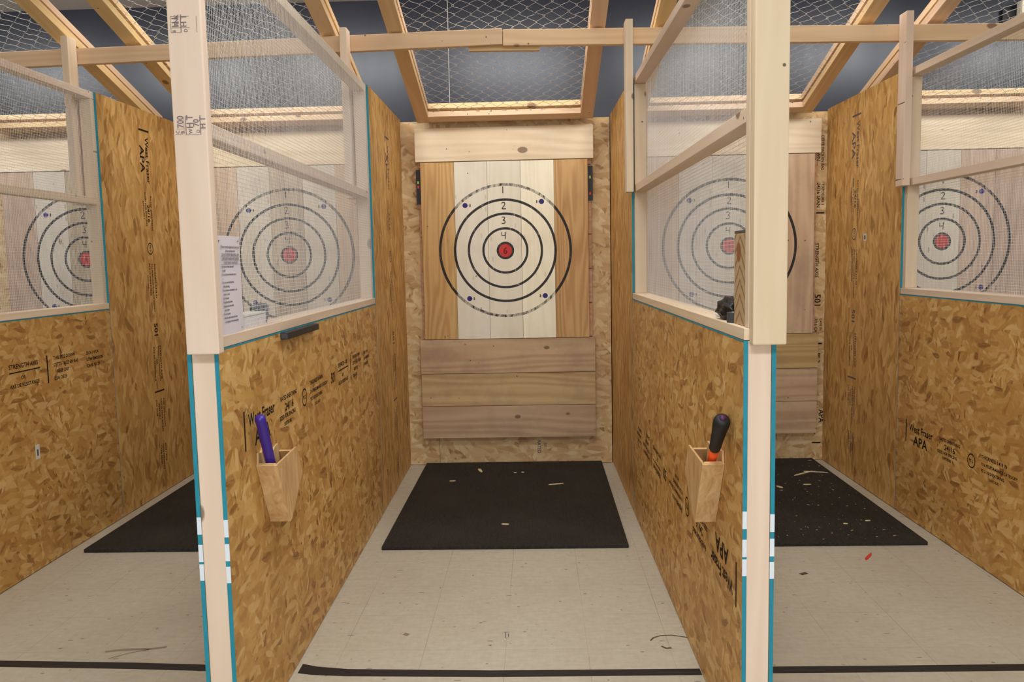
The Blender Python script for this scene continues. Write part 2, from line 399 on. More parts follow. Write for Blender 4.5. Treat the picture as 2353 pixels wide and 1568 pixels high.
# ------------------------------------------------------------------ lanes
LANES = [  # name, target centre x, backstop left, right
    ('far left', -3.135, -3.95, -2.52), ('second', -1.71, -2.43, -1.012), ('middle', -.214, -.925, .511), ('fourth', 1.31, .598, 1.985), ('far right', 2.735, 2.072, 3.55)]
YB = 5.78
# OSB backstop behind each target
BK = ['strand board backstop behind the far left target', 'strand board backstop behind the target second from the left',
      'strand board backstop behind the middle target, at the end of the central lane', 'strand board backstop with black stamp down its right edge, behind the fourth target',
      'strand board backstop behind the far right target']
for (nm, xc, x0, x1), lab in zip(LANES, BK):
    t = thing('strand_board_backstop', lab, 'backstop', ((x0 + x1) / 2, YB, 0), 0, 'backstops behind the targets')
    w = (x1 - x0) / 2; sp = -w + .21
    obj('board_sheet', B(-w, sp - .001, 0, .012, .003, 2.405, bev=.001), 'osb_back', t)
    s2 = obj('board_sheet', B(sp + .001, w, 0, .012, .003, 2.405, bev=.001), 'osb_back', t)
    if nm == 'middle':
        for s_, sz, x_, z_ in (('RATED', .034, .19, .17), ('501', .028, .235, .15)):
            bm = bmesh.new(); text(bm, s_, sz, (x_, 0, z_), (0, 0, -1), (1, 0, 0), sx=.9); obj('printed_stamp', bm, 'ink_grey', s2)
    if nm == 'fourth':
        bm = bmesh.new(); z = 2.32
        for s, sz, xx, zz in (('THIS SIDE DOWN', .032, .625, 2.33), ('CETTE FACE EN BAS', .026, .655, 2.25), ('24/16 SPAN', .034, .628, 1.93), ('EXPOSURE 1', .026, .66, 1.92), ('STRENGTH AXIS', .032, .625, 1.52),
                              ('501', .062, .622, 1.17), ('7/16 CATEGORY', .028, .625, 1.0), ('0.418 IN', .024, .66, 1.0), ('PS 2', .04, .64, .76),
                              ('SHEATHING', .03, .625, .60), ('West Fraser', .046, .62, .42), ('APA', .05, .665, .36)):
            bm = bmesh.new(); text(bm, s, sz, (xx, 0, zz), (0, 0, -1), (1, 0, 0)); obj('printed_stamp', bm, 'ink', s2)
        for zz in (1.72, .82, .12):
            bm = bmesh.new(); rect(bm, (.62, 0, zz), (1, 0, 0), (0, 0, 1), 0, .06, 0, .01); obj('printed_bar', bm, 'ink', s2)

# ------------------------------------------------------------------ targets
MIDTINT = {'w': (sr(238, 228, 204), sr(212, 196, 164)), 'y': (sr(204, 164, 112), sr(160, 116, 70)), 'g': (sr(196, 178, 152), sr(150, 128, 106)),
           'p': (sr(208, 180, 150), sr(166, 132, 106)), 'b': (sr(204, 174, 136), sr(164, 130, 96)), 'l': (sr(214, 202, 184), sr(182, 164, 142))}
PM = {}
def plankmat(k, worn, hard):
    key = (k, worn, hard)
    if key not in PM:
        l, d = MIDTINT[k]
        PM[key] = wood('target_plank_' + k, l, d, 2, knots=.24, nails=.4, ringsc=18 if k == 'y' else 11, contrast=.55 if k in 'wl' else 1.4 if k == 'y' else 1.1, flat=1, dirt=.12 if k in 'wy' else .3, painted=rings(worn, hard))
    return PM[key]
DIG = {'1': [[(0, .5), (0, -.5)]], '2': [[(-.28, .3), (-.1, .5), (.18, .42), (.2, .15), (-.05, -.2), (-.3, -.48), (.34, -.45)]],
       '3': [[(-.25, .42), (.0, .5), (.22, .36), (.1, .08), (-.1, .02), (.18, -.06), (.27, -.3), (.05, -.5), (-.28, -.42)]],
       '4': [[(-.28, .5), (-.28, .02), (.22, .04)], [(.22, .5), (.2, -.5)]],
       '6': [[(.18, .45), (-.1, .3), (-.25, -.1), (-.15, -.42), (.1, -.45), (.25, -.2), (.1, .02), (-.15, -.08)]],
       '8': [[(.02, .0), (.22, .22), (.02, .48), (-.18, .25), (.02, .0), (.25, -.25), (.0, -.5), (-.24, -.26), (.02, .0)]]}
def digit(bm, s, h, x, z, w):
    for st in DIG[s]:
        q = st
        if s != '1' and s != '4':
            for _ in range(2):
                q = [q[0]] + [p for a, b in zip(q, q[1:]) for p in ((.75 * a[0] + .25 * b[0], .75 * a[1] + .25 * b[1]), (.25 * a[0] + .75 * b[0], .25 * a[1] + .75 * b[1]))] + [q[-1]]
        ribbon(bm, [(u * h, v * h) for u, v in q], w, (x, -.0765, z), (1, 0, 0), (0, 0, 1), .0009)
TL = [('plglp', 0.3, .8), ('plglp', .3, .6), ('ywwwy', .42, .4), ('plllb', .2, .6), ('lllpp', .25, 1.1)]
TLAB = ['wooden ringed axe target at far left, seen through wire behind the leftmost partition',
        'wooden ringed axe target behind the wire panel that carries the white rules sheet',
        'wooden ringed axe target in the middle lane, fully visible with pale centre planks',
        'wooden ringed axe target seen half behind the right front post',
        'wooden ringed axe target at far right with a faded pink bull']
ZC = 1.512
for (nm, xc, x0, x1), (cols, worn, hard), lab in zip(LANES, TL, TLAB):
    zb = .208
    t = thing('axe_target', lab, 'target', (xc, YB, zb), 0, 'axe throwing targets')
    cz = ZC - zb
    for z0, z1 in ((.66, .905), (.91, 1.14), (1.145, 1.375), (1.38, 1.61), (1.615, 1.845), (1.85, 2.08), (2.085, 2.16)):
        obj('backing_board', B(-.588, .594, -.038, -.001, z0 - ZC, z1 - ZC), 'backing_x', t, loc=(0, 0, cz))
    xs = (-.571, -.341, -.116, .112, .339, .570)
    for k in range(5):
        o = obj('face_plank', B(xs[k] + .0008, xs[k + 1] - .0008, -.076, -.0385, .907 - ZC, 2.118 - ZC, bev=.0012), plankmat(cols[k], worn, hard), t, loc=(0, 0, cz))
    obj('header_board', B(-.604, .608, -.080, -.0385, 2.1225 - ZC, 2.347 - ZC, bev=.003), 'board_head', t, loc=(0, 0, cz))
    for z0, z1, fr in ((.667, .903, -.083), (.436, .664, -.076), (.208, .433, -.076)):
        obj('lower_board', B(-.605, .607, fr, -.0385 if z0 > .66 else -.0385, z0 - ZC, z1 - ZC, bev=.002), 'board_x', t, loc=(0, 0, cz))
    # filler behind the lower boards
    obj('backing_board', B(-.588, .594, -.038, -.001, .215 - ZC, .655 - ZC), 'backing_x', t, loc=(0, 0, cz))
    for s, z in (('1', .412), ('2', .306), ('3', .207), ('4', .103)):
        bm = bmesh.new(); digit(bm, s, .047, -.006 + random.uniform(-.004, .004), z, .0055); obj('score_number', bm, 'marker', t, loc=(0, 0, cz))
    for dx, dz, q in ((-.242, .312, 1), (.226, .328, -1), (-.228, -.325, 1), (.240, -.314, -1)):
        bm = bmesh.new(); digit(bm, '8', .020, dx + .006 * q, dz, .003); ribbon(bm, [(-.004, 0), (.004, 0)], .002, (dx - .007 * q, -.0765, dz), (1, 0, 0), (0, 0, 1), .0009)
        obj('corner_number', bm, 'marker', t, loc=(0, 0, cz))
    if nm != 'far right':
        bm = bmesh.new(); digit(bm, '6', .045, 0, 0, .005); obj('bull_number', bm, 'marker_red', t, loc=(0, 0, cz))
    if nm == 'middle':
        for sx, dots in ((-1, (('green_dot', .145, .004), ('red_dot', .115, .006))), (1, (('green_dot', .155, 0), ('red_dot', .045, 0)))):
            xa = -.604 if sx < 0 else .572
            p = obj('black_plate', B(xa, xa + .032, -.050, -.0385, 1.842 - ZC, 2.075 - ZC, bev=.001), 'black', t, loc=(0, 0, cz))
            for mm, dz, dx in dots:
                bm = bmesh.new(); box(bm, xa + .008, xa + .019, -.0512, -.0502, 1.842 + dz - .008 - ZC, 1.842 + dz + .010 - ZC)
                obj('coloured_dot', bm, mm, p)

# ------------------------------------------------------------------ rubber mats, floor tape
mt = tag(obj('rubber_mat', B(-.622, .622, 0, 1.735, 0, .019, bev=.004), 'rubber', loc=(-.187, 4.03, 0)), 'black ribbed rubber mat on the floor of the central lane', 'mat', 'rubber mats under the targets')
for x, y, l in ((-1.72, 4.035, 'black rubber mat on the floor of the left lane, partly behind the left front post'), (1.287, 4.03, 'black rubber mat strewn with wood crumbs, right of the right front post')):
    o = mt.copy(); C.objects.link(o); o.location = (x, y, 0); o['label'] = l
def tape(pts, label):
    bm = bmesh.new(); n = len(pts)
    lo = [bm.verts.new((x, a, .0009)) for x, a, b in pts]; hi = [bm.verts.new((x, b, .0009)) for x, a, b in pts]
    l2 = [bm.verts.new((x, a, 0)) for x, a, b in pts]; h2 = [bm.verts.new((x, b, 0)) for x, a, b in pts]
    for i in range(n - 1):
        bm.faces.new((lo[i], lo[i + 1], hi[i + 1], hi[i])); bm.faces.new((l2[i], l2[i + 1], lo[i + 1], lo[i])); bm.faces.new((hi[i], hi[i + 1], h2[i + 1], h2[i]))
    bm.faces.new((l2[0], lo[0], hi[0], h2[0])); bm.faces.new((l2[-1], h2[-1], hi[-1], lo[-1]))
    tag(obj('floor_tape', bm, 'tape'), label, 'tape', 'black throwing lines on the floor')
tape([(-2.40, 2.865, 2.91), (-2.0, 2.842, 2.888), (-1.5, 2.822, 2.868), (-1.0, 2.79, 2.835)], 'black tape line across the left lane floor, ending behind the left front post')
tape([(-.875, 2.785, 2.852), (-.82, 2.772, 2.832), (-.7, 2.762, 2.812), (-.18, 2.752, 2.797), (.2, 2.755, 2.8), (.548, 2.759, 2.803)], 'black tape line across the floor of the central lane, in the foreground')
tape([(.66, 2.768, 2.814), (1.2, 2.772, 2.818), (1.95, 2.783, 2.829)], 'black tape line across the right lane floor, right of the right front post')

# ------------------------------------------------------------------ partitions
PL, YJ = 3.535, 2.38     # length, junction of half and full panel
CACHE = {}
def cobj(key, name, fn, m, parent, loc=None):
    if key not in CACHE: 
        o = obj(name, fn(), m, parent, loc=loc); CACHE[key] = o.data
        return o
    return obj(name, CACHE[key], m, parent, loc=loc)
def hardware_cloth():
    bm = bmesh.new(); P_ = .0127; r = .00052
    y0, y1, z0, z1 = .012, 2.385, 1.228, 2.418; rn = random.Random(3)
    ny = int((y1 - y0) / P_); nz = int((z1 - z0) / P_)
    for i in range(ny + 1):
        y = y0 + i * P_; w = [.0009 * math.sin(i * .37 + k * 1.7) + .0006 * math.sin(i * 1.3 + k) for k in range(4)]
        tube(bm, [(w[k] * .6, y + w[k] * .5, z0 + (z1 - z0) * k / 3) for k in range(4)], r, 4)
    for j in range(nz + 1):
        z = z0 + j * P_
        tube(bm, [(.0010 + .0008 * math.sin(j * .5 + k * 1.1), y0 + (y1 - y0) * k / 5, z + .0012 * math.sin(j * .23 + k)) for k in range(6)], r, 4)
    return bm
def dashes(side):
    bm = bmesh.new(); x0, x1 = (.0325, .0435) if side > 0 else (-.0435, -.0325)
    for z0, z1 in ((.552, .600), (.618, .668), (.688, .738)):
        d = random.uniform(-.006, .006); box(bm, x0 - .0003, x1 + .0007, -.0014, .001, z0 + d, z1 + d)
    return bm
PLAB = {1: ('wood and strand board lane partition at the far left edge of the photo', 0.0, -2.474),
        2: ('lane partition left of the central lane, with purple-handled axe box and white rules sheet', .0113, -.9275),
        3: ('lane partition right of the central lane, with black-handled hatchet box', .0113, .5995),
        4: ('lane partition at the right edge of the photo, its end post out of view', .0105, 2.0655)}
PART = {}
for pi, (lab, rz, xo) in PLAB.items():
    t = thing('lane_partition', lab, 'partition', (xo, 2.245, 0), rz, 'lane partitions')
    halves = {}; fulls = {}
    for sd in (-1, 1):
        xa, xb = (.0325, .0435) if sd > 0 else (-.0435, -.0325)
        h = cobj(('half', sd), 'half_height_panel', lambda: B(xa, xb, 0, YJ - .002, .004, 1.216, bev=.0006), 'osb_half', t); halves[sd] = h
        def edge():
            bm = bmesh.new(); box(bm, xa - .0002, xb + .0005, -.0008, .0004, .004, 1.2165); box(bm, xb - .0003 if sd > 0 else xa - .0006, xb + .0006 if sd > 0 else xa + .0003, -.0008, YJ - .002, 1.2118, 1.2168)
            return bm
        e = cobj(('hedge', sd), 'painted_edge', edge, 'teal', h)
        if pi in (2, 3): cobj(('dash', sd), 'white_paint_dash', lambda: dashes(sd), 'white_paint', h)
        f = cobj(('full', sd), 'full_height_panel', lambda: B(xa, xb, YJ, PL, .004, 2.42, bev=.0006), 'osb_full', t); fulls[sd] = f
        def edge2():
            bm = bmesh.new(); box(bm, xa - .0002, xb + .0005, YJ - .0008, YJ + .0004, 1.2, 2.42)
            box(bm, xb - .0003 if sd > 0 else xa - .0005, xb + .0005 if sd > 0 else xa + .0003, YJ - .0026, YJ + .0002, .004, 1.2); return bm
        if (sd > 0) == (pi < 3): cobj(('fedge', sd), 'painted_edge', edge2, 'teal', f)
    cobj('estud', 'end_stud', lambda: B(-.0315, .0315, .001, .039, .004, 1.2155, bev=.002), 'stud_z', t)
    cobj('sill', 'sill_board', lambda: B(-.0425, .0425, .001, YJ - .002, 1.2175, 1.250, bev=.002), 'stud_y', t)
    cobj('upst', 'upper_stud', lambda: B(-.0315, .0315, .002, .039, 1.2505, 2.95, bev=.002), 'stud_z', t)
    up = cobj('upost', 'front_post', lambda: B(-.029, .0605, -.038, .0005, 1.208, 2.95, bev=.004), 'stud_z', t)
    cobj('jst', 'inner_stud', lambda: B(-.0315, .0315, YJ - .036, YJ + .002, 1.2505, 2.379, bev=.002), 'stud_z', t)
    cobj('jst2', 'inner_stud', lambda: B(-.0315, .0315, YJ + .003, YJ + .041, .004, 2.418, bev=.002), 'stud_z', t)
    cobj('ipost', 'inner_post', lambda: B(-.0825, -.0440, YJ - .088, YJ + .001, 1.80, 2.705, bev=.003), 'stud_z', t)
    cobj('trail', 'top_rail', lambda: B(-.0315, .0315, .040, YJ + .002, 2.3805, 2.4185, bev=.002), 'stud_y', t)
    cobj('mrail', 'middle_rail', lambda: B(-.0320, .0315, .040, YJ - .037, 1.802, 1.841, bev=.002), 'stud_y', t)
    cobj('bst', 'inner_stud', lambda: B(-.0315, .0315, PL - .04, PL - .001, .004, 2.418, bev=.002), 'stud_z', t)
    cobj('bpl', 'bottom_plate', lambda: B(-.0315, .0315, .040, PL - .041, .001, .039, bev=.002), 'stud_y', t)
    cobj('cloth', 'wire_mesh', hardware_cloth, 'galv2', t, loc=(.0335, 0, 0))
    PART[pi] = (t, halves, fulls, up)
def P2W(pi, x, y, z):
    t = PART[pi][0]; c, s = math.cos(t.rotation_euler.z), math.sin(t.rotation_euler.z)
    return Vector((t.location.x + x * c - y * s, t.location.y + x * s + y * c, z))
# mill stamps on the boards (y measured along each partition from its front end)
def mill(bm, X, y, z, A, up=(0, 0, 1), k=1.0):
    A = Vector(A); U = Vector(up)
    def tx(s, size, du, dv, sx=1.0): text(bm, s, size * k, Vector((X, y, z)) + A * (du * k) + U * (dv * k), A, U, sx=sx)
    rect(bm, (X, y, z), A, U, 0, .012 * k, -.02 * k, .125 * k)
    tx('West Fraser', .064, .05, .062, .95); tx('APA', .085, .11, -.02, 1.15)
    tx('RATED SHEATHING', .027, .44, .085); tx('24/16', .045, .50, .038, 1.2); tx('SIZED FOR SPACING', .025, .42, .008); tx('EXPOSURE 1', .022, .48, -.022)
    ringflat(bm, Vector((X, y, z)) + A * (.80 * k) + U * (.045 * k), A, U, .034 * k, .041 * k); tx('PS 2', .026, .775, .036)
    tx('THICKNESS 0.418 IN', .027, .90, .085); tx('7/16 PERFORMANCE CATEGORY', .023, .90, .045); tx('PS 2-10 SHEATHING', .025, .90, .010); tx('DOC HUD', .02, .98, -.022)
    tx('501', .075, 1.31, .03, .9)
    tx('STRENGTH AXIS', .032, 1.47, .09)
    rect(bm, Vector((X, y, z)), A, U, 1.47 * k, 1.72 * k, .068 * k, .074 * k)
    tx('OR', .026, 1.56, .032); tx('AXE DE RESISTANCE', .026, 1.47, -.004)
    rect(bm, (X, y, z), A, U, 1.78 * k, 1.79 * k, -.02 * k, .125 * k)
    for i, s in enumerate(('THIS SIDE DOWN', 'CETTE FACE EN BAS', 'KEEP DRY', 'CSA O325')): tx(s, .026, 1.84 + (.03 if i == 2 else 0), .095 - .036 * i)
    for i, s in enumerate(('2R24 / W24', 'LOW EMISSION', 'CARB 93120')): tx(s, .026, 2.16, .085 - .036 * i)
bm = bmesh.new(); mill(bm, .0436, .17, .905, (0, 1, 0), k=.84); obj('printed_stamp', bm, 'ink', PART[2][1][1])
bm = bmesh.new(); mill(bm, .0436, .05, .905, (0, 1, 0), k=.95); obj('printed_stamp', bm, 'ink', PART[1][1][1])
bm = bmesh.new(); mill(bm, -.0436, 2.265, .435, (0, -1, 0), k=.84); obj('printed_stamp', bm, 'ink', PART[4][1][-1])
bm = bmesh.new(); mill(bm, -.0436, .06, .555, (0, 1, 0), up=(0, 0, -1), k=.92); obj('printed_stamp', bm, 'ink', PART[3][1][-1])
bm = bmesh.new(); mill(bm, .0436, YJ + .50, 2.30, (0, 0, -1), up=(0, 1, 0), k=.92); obj('printed_stamp', bm, 'ink', PART[1][2][1])
bm = bmesh.new(); mill(bm, .0436, YJ + .52, 2.22, (0, 0, -1), up=(0, 1, 0), k=.92); obj('printed_stamp', bm, 'ink_grey', PART[2][2][1])
bm = bmesh.new(); mill(bm, -.0436, YJ + .70, 2.30, (0, 0, -1), up=(0, -1, 0), k=.92); obj('printed_stamp', bm, 'ink_grey', PART[4][2][-1])
# grade stamps on the left front post
bm = bmesh.new(); A, U = (0, 0, 1), (-1, 0, 0)
def grade(z, rows, cells):
    for s, sz, x, dz in rows: text(bm, s, sz, (x, -.0381, z + dz), A, U, sx=.9)
    for x0, x1, z0, z1 in cells: box(bm, x0, x1, -.0386, -.0380, z + z0, z + z1)
grade(1.797, [('700', .024, -.001, .015), ('C', .013, -.013, .001), ('B', .013, .000, .001), ('H T', .024, .024, .014), ('W', .014, .022, .0), ('70', .022, .040, .018), ('D', .013, .042, .002), ('H T', .022, .0575, .012)],
      [(-.023, -.004, -.001, .0003), (.000, .0007, -.001, .045), (.004, .006, -.002, .046), (.004, .045, -.003, -.002), (.043, .045, .0, .048), (-.02, .0, .0125, .0132)])
obj('grade_stamp', bm, M['ink_pale'], PART[2][3]); bm = bmesh.new()
grade(2.057, [('H L', .022, -.001, .014), ('ANK', .016, .002, .016), ('B', .012, -.007, .001), ('H T', .022, .022, .014), ('D', .013, .024, .001)],
      [(-.020, -.019, 0, .042), (-.020, .006, .0, .001), (-.020, .030, .041, .042), (.006, .008, 0, .042), (-.020, .030, .012, .013), (.048, .049, 0, .042)])
obj('grade_stamp', bm, M['ink_pale'], PART[2][3])

# ------------------------------------------------------------------ overhead beams
def beam(xa, za, xb, zb, label):
    bm = bmesh.new(); L = xb - xa
    box(bm, 0, L, 0, .038, -.043, .043, bev=.003)
    o = tag(obj('overhead_beam', bm, 'lumber_x'), label, 'beam', 'overhead beams')
    if xa > -1: obj('splice_block', B(-.19, .20, .0385, .072, -.060, .03, bev=.002), 'lumber_x', o)
    o.location = (xa, 4.628, za); o.rotation_euler = (0, -math.atan2(zb - za, L), 0)
beam(-4.1, 2.588, -.166, 2.659, 'long horizontal overhead beam left of the butt joint above the middle target')
beam(-.163, 2.652, 4.0, 2.584, 'long horizontal overhead beam right of the butt joint above the middle target')

# ------------------------------------------------------------------ sloping wire roof frames
SL = .30; ANG = math.atan(SL); RL = 2.45
def chain_link(hw):
    bm = bmesh.new(); p = .0435; rh = .0475; n = int(2 * hw / p); rows = int(RL / rh); x0 = -n * p / 2
    for i in range(n):
        pts = []
        for j in range(rows + 1):
            odd = (j + i) % 2; x = x0 + (i + (1 if odd else 0)) * p; s = j * rh; q = -1 if odd else 1
            sag = -.010 * math.sin(PI * (i + .5) / n) * (1 + .3 * math.sin(j * .5)) + .003 * math.sin(j * 1.9 + i)
            jx = .004 * math.sin(i * 2.1 + j * .7); js = .005 * math.sin(i * 1.3 + j * .31)
            for dx, ds, dz in ((q * .010, -.010, -.0022), (-q * .0022, -.003, 0), (-q * .0022, .003, .0012), (q * .010, .010, .0022)):
                pts.append((x + jx + dx, s + js + ds, sag + dz))
        tube(bm, pts, .00125, 4)
    return bm
def rail_bm(x, w, z0, z1, s0=0.0, s1=RL):
    return B(x - w / 2, x + w / 2, s0, s1, z0, z1, bev=.002)
RLAB = ['timber framed chain link roof panel at the far left', 'timber framed chain link roof panel left of the middle lane', 'timber framed chain link roof panel over the middle lane',
        'timber framed chain link roof panel behind the right front post', 'timber framed chain link roof panel at the far right']
RX = [-3.14, -1.675, -.2, 1.255, 2.735]
for x, lab in zip(RX, RLAB):
    t = thing('wire_roof_panel', lab, 'roof panel', (x, 5.69, 2.383), 0, 'wire roof panels over the lanes')
    t.rotation_euler = (ANG, 0, PI)       # local y runs up the slope towards the front; local x is mirrored
    t.rotation_euler = Euler((ANG, 0, PI), 'XYZ')
    for sx in (-1, 1):
        cobj(('rl', sx), 'lower_rail', lambda: rail_bm(sx * .551, .085, 0, .038), 'lumber_y', t)
        cobj(('ru', sx), 'upper_rail', lambda: rail_bm(sx * .551, .085, .058, .096), 'lumber_y', t)
        cobj(('rs', sx), 'spacer_strip', lambda: rail_bm(sx * .572, .030, .0385, .0575), 'lumber_y', t)
    cobj('rcl', 'lower_crossbar', lambda: B(-.508, .508, 0, .085, 0, .038, bev=.002), 'lumber_x', t)
    cobj('rcu', 'upper_crossbar', lambda: B(-.508, .508, 0, .085, .058, .096, bev=.002), 'lumber_x', t)
    cobj('rcf', 'lower_crossbar', lambda: B(-.508, .508, RL - .085, RL, 0, .038, bev=.002), 'lumber_x', t)
    cobj('chain', 'chain_link', lambda: chain_link(.535), 'galv', t, loc=(0, 0, .045))

# ------------------------------------------------------------------ axe boxes and axes
def holder(pi, side, y0, label):
    """open plywood box on the face of a partition; side +1 = box sticks out to +x; local y to the back"""
    o = P2W(pi, side * .0438, 0, 0)
    t = thing('axe_holder', label, 'axe holder', P2W(pi, side * .0440, y0, .612), PART[pi][0].rotation_euler.z, 'plywood axe boxes')
    pf = [(0, .214), (.118, .0), (.128, .0), (.010, .220)]
    side_poly = [(0, .214), (.114, 0), (.126, 0), (.272, .122), (.214, .222)]
    wx = .067; th = .007
    X = lambda a, b: (side * a, side * b) if side > 0 else (side * b, side * a)
    bm = bmesh.new(); prism(bm, side_poly, *X(wx - th, wx)); obj('side_panel', bm, 'ply', t)
    wall_poly = [(0, .214), (.114, 0), (.126, 0), (.272, .122), (.240, .205), (.205, .236), (.17, .232), (.13, .212), (.09, .240), (.06, .262), (.035, .245), (.005, .250)]
    bm = bmesh.new(); prism(bm, wall_poly, *X(.0005, th)); obj('wall_panel', bm, 'ply', t)
    def slab(p, q, nn):   # slab between two profile points, thickness nn inward
        (y1, z1), (y2, z2) = p, q; d = Vector((y2 - y1, z2 - z1)).normalized(); n = Vector((-d.y, d.x)) * nn
        return [(y1, z1), (y2, z2), (y2 + n.x, z2 + n.y), (y1 + n.x, z1 + n.y)]
    bm = bmesh.new(); prism(bm, slab((.0005, .214), (.1145, .0), .007), *X(th + .0005, wx - th - .0005)); obj('front_panel', bm, 'ply', t)
    # front face skin so the front panel runs over the side edges
    bm = bmesh.new(); prism(bm, slab((-.0005, .2135), (.1135, -.0005), -.0055), *X(.0005, wx)); obj('front_panel', bm, 'ply', t)
    bm = bmesh.new(); prism(bm, slab((.1275, .002), (.2715, .122), .007), *X(th + .0005, wx - th - .0005)); obj('rear_panel', bm, 'ply', t)
    bm = bmesh.new(); prism(bm, slab((.271, .124), (.216, .212), .007), *X(th + .0005, wx - th - .0005)); obj('rear_panel', bm, 'ply', t)
    return t
HL = holder(2, 1, .262, 'small plywood box holding the purple-handled axe, on the left partition')
HR = holder(3, -1, .212, 'small plywood box holding the black-handled hatchet, on the right partition')
def axe(pi, side, name, label, top, bot, rad, mats, flare):
    """handle from top to bottom (partition coordinates y,z); head rests down in the box"""
    t0 = P2W(pi, side * (.0440 + top[0]), top[1], top[2]); b0 = P2W(pi, side * (.0440 + bot[0]), bot[1], bot[2])
    d = (b0 - t0); L = d.length
    t = thing(name, label, 'axe', b0); q = (-d).to_track_quat('Z', 'Y'); t.rotation_mode = 'QUATERNION'; t.rotation_quaternion = q
    def seg(nm, z0, z1, prof, m):
        bm = bmesh.new(); tube(bm, [(0, 0, z0 + (z1 - z0) * a) for a, r in prof], [r for a, r in prof], 20); return obj(nm, bm, m, t, smooth=True)
    return t, L, seg
t, L, seg = axe(2, 1, 'throwing_axe', 'axe with a smooth purple handle standing in the left plywood box', (.032, .219, .990), (.033, .345, .735), .016, None, 0)
R_ = .0165
seg('handle', .03, L, [(0, R_ * .9), (.2, R_ * .95), (.9, R_), (.955, R_ * 1.0), (.98, R_ * .86), (.995, R_ * .55), (1.0, R_ * .1)], 'purple')
bm = bmesh.new(); prism(bm, [(-.012, -.045), (.012, -.045), (.018, .0), (.018, .03), (-.012, .03)], -.008, .008, 'x'); obj('axe_head', bm, 'steel', t)
t, L, seg = axe(3, -1, 'throwing_hatchet', 'hatchet with a black rubber grip and orange neck standing in the right plywood box', (.031, .104, .985), (.029, .318, .752), .02, None, 0)
seg('neck', .02, L * .52, [(0, .0125), (.7, .0135), (1, .0150)], 'orange')
g = seg('grip', L * .50, L, [(0, .0145), (.05, .0175), (.3, .0185), (.6, .0215), (.8, .0245), (.90, .0245), (.96, .021), (.99, .013), (1, .003)], 'black_rubber')
bm = bmesh.new(); tube(bm, [(0, 0, L - .004), (0, 0, L + .003), (0, 0, L + .006)], [.010, .009, .003], 12); obj('pommel', bm, plain('plum_plastic', sr(74, 34, 70), .5, .4), t, smooth=True)
bm = bmesh.new(); prism(bm, [(-.012, -.045), (.012, -.045), (.018, .0), (.018, .03), (-.012, .03)], -.008, .008, 'x'); obj('axe_head', bm, 'steel', t)

# ------------------------------------------------------------------ rules sheet on the left wire panel
o = P2W(2, .0385, .045, 1.248)
sh = thing('rules_sheet', 'white printed rules sheet fixed to the wire beside the left front post', 'sign', o, PART[2][0].rotation_euler.z)
bm = bmesh.new(); nx = 10
for i in range(nx):
    y0, y1 = .185 * i / nx, .185 * (i + 1) / nx; f = lambda y: .003 * math.sin(y / .185 * PI)
    vs = [bm.verts.new(p) for p in ((f(y0), y0, 0), (f(y1), y1, 0), (f(y1), y1, .284), (f(y0), y0, .284))]
    bm.faces.new(vs)
bmesh.ops.remove_doubles(bm, verts=bm.verts, dist=1e-6)
g2 = bmesh.ops.extrude_face_region(bm, geom=bm.faces[:]); bmesh.ops.translate(bm, verts=[v for v in g2['geom'] if isinstance(v, bmesh.types.BMVert)], vec=(-.0008, 0, 0))
obj('sheet', bm, 'paper', sh)
bm = bmesh.new()
LINES = [('C', 'Waivers must be signed and closed toed', .0098, 0), ('C', 'shoes must be worn!', .0098, 0), ('U', 'DO NOT ENTER THROWING LANE', .0095, 0), ('U', 'UNTIL BOTH AXES HAVE LANDED', .0095, 0), ('U', 'IN THE TARGET OR ON FLOOR', .0085, 0),
         ('B', 'Only throw when instructed', .0088, 0), ('I', 'by staff', .0088, 0), ('B', 'Do not throw at the same time as', .0088, 0), ('I', 'a', .0088, 0), ('B', 'Do not cross the black line', .0088, 0), ('I', 'while throwing', .0088, 0),
         ('B', 'Do not throw overhanded or side', .0088, 0), ('I', 'armed or hard', .0088, 0), ('B', 'One thrower', .0088, 0), ('B', 'Keep feet behind line', .0088, 0), ('B', 'Replace axe in box after', .0088, 0), ('I', 'every throw', .0088, 0), ('B', 'No trick shots', .0088, 0),
         ('B', 'Have fun and be safe at all times', .0088, 0), ('I', 'no horseplay in the throwing lane', .0088, 0)]
z = .250
for kd, s, sz, _ in LINES:
    yy = {'C': .0925, 'U': .0925, 'B': .016, 'I': .024}[kd]
    xo = .0036 if kd in 'CU' else .0028
    text(bm, ('\u2022 ' if kd == 'B' else '') + s, sz, (xo, yy, z), (0, 1, 0), (0, 0, 1), 'CENTER' if kd in 'CU' else 'LEFT', sx=.92)
    if kd == 'U': rect(bm, (xo, yy, z - .0024), (0, 1, 0), (0, 0, 1), -.078, .078, 0, .0008)
    z -= .0112
obj('printed_text', bm, 'print', sh)
for y, z in ((.165, .272), (.165, .016), (.012, .27)):
    bm = bmesh.new(); box(bm, .0008, .0032, y - .005, y + .005, z - .0007, z + .0007); obj('staple', bm, 'steel', sh)

# ------------------------------------------------------------------ small things on the sills
t = thing('black_bar', 'short black bar screwed under the sill of the left partition', 'bar', P2W(2, .0440, .575, 1.189), PART[2][0].rotation_euler.z)
obj('bar', B(.0, .028, 0, .42, 0, .024, bev=.003), 'black', t)
bm = bmesh.new(); box(bm, .003, .025, -.003, .0, .003, .021); tube(bm, [(.014, -.004, .012), (.014, -.0065, .012)], .005, 10); obj('end_cap', bm, 'dark_grey', t)

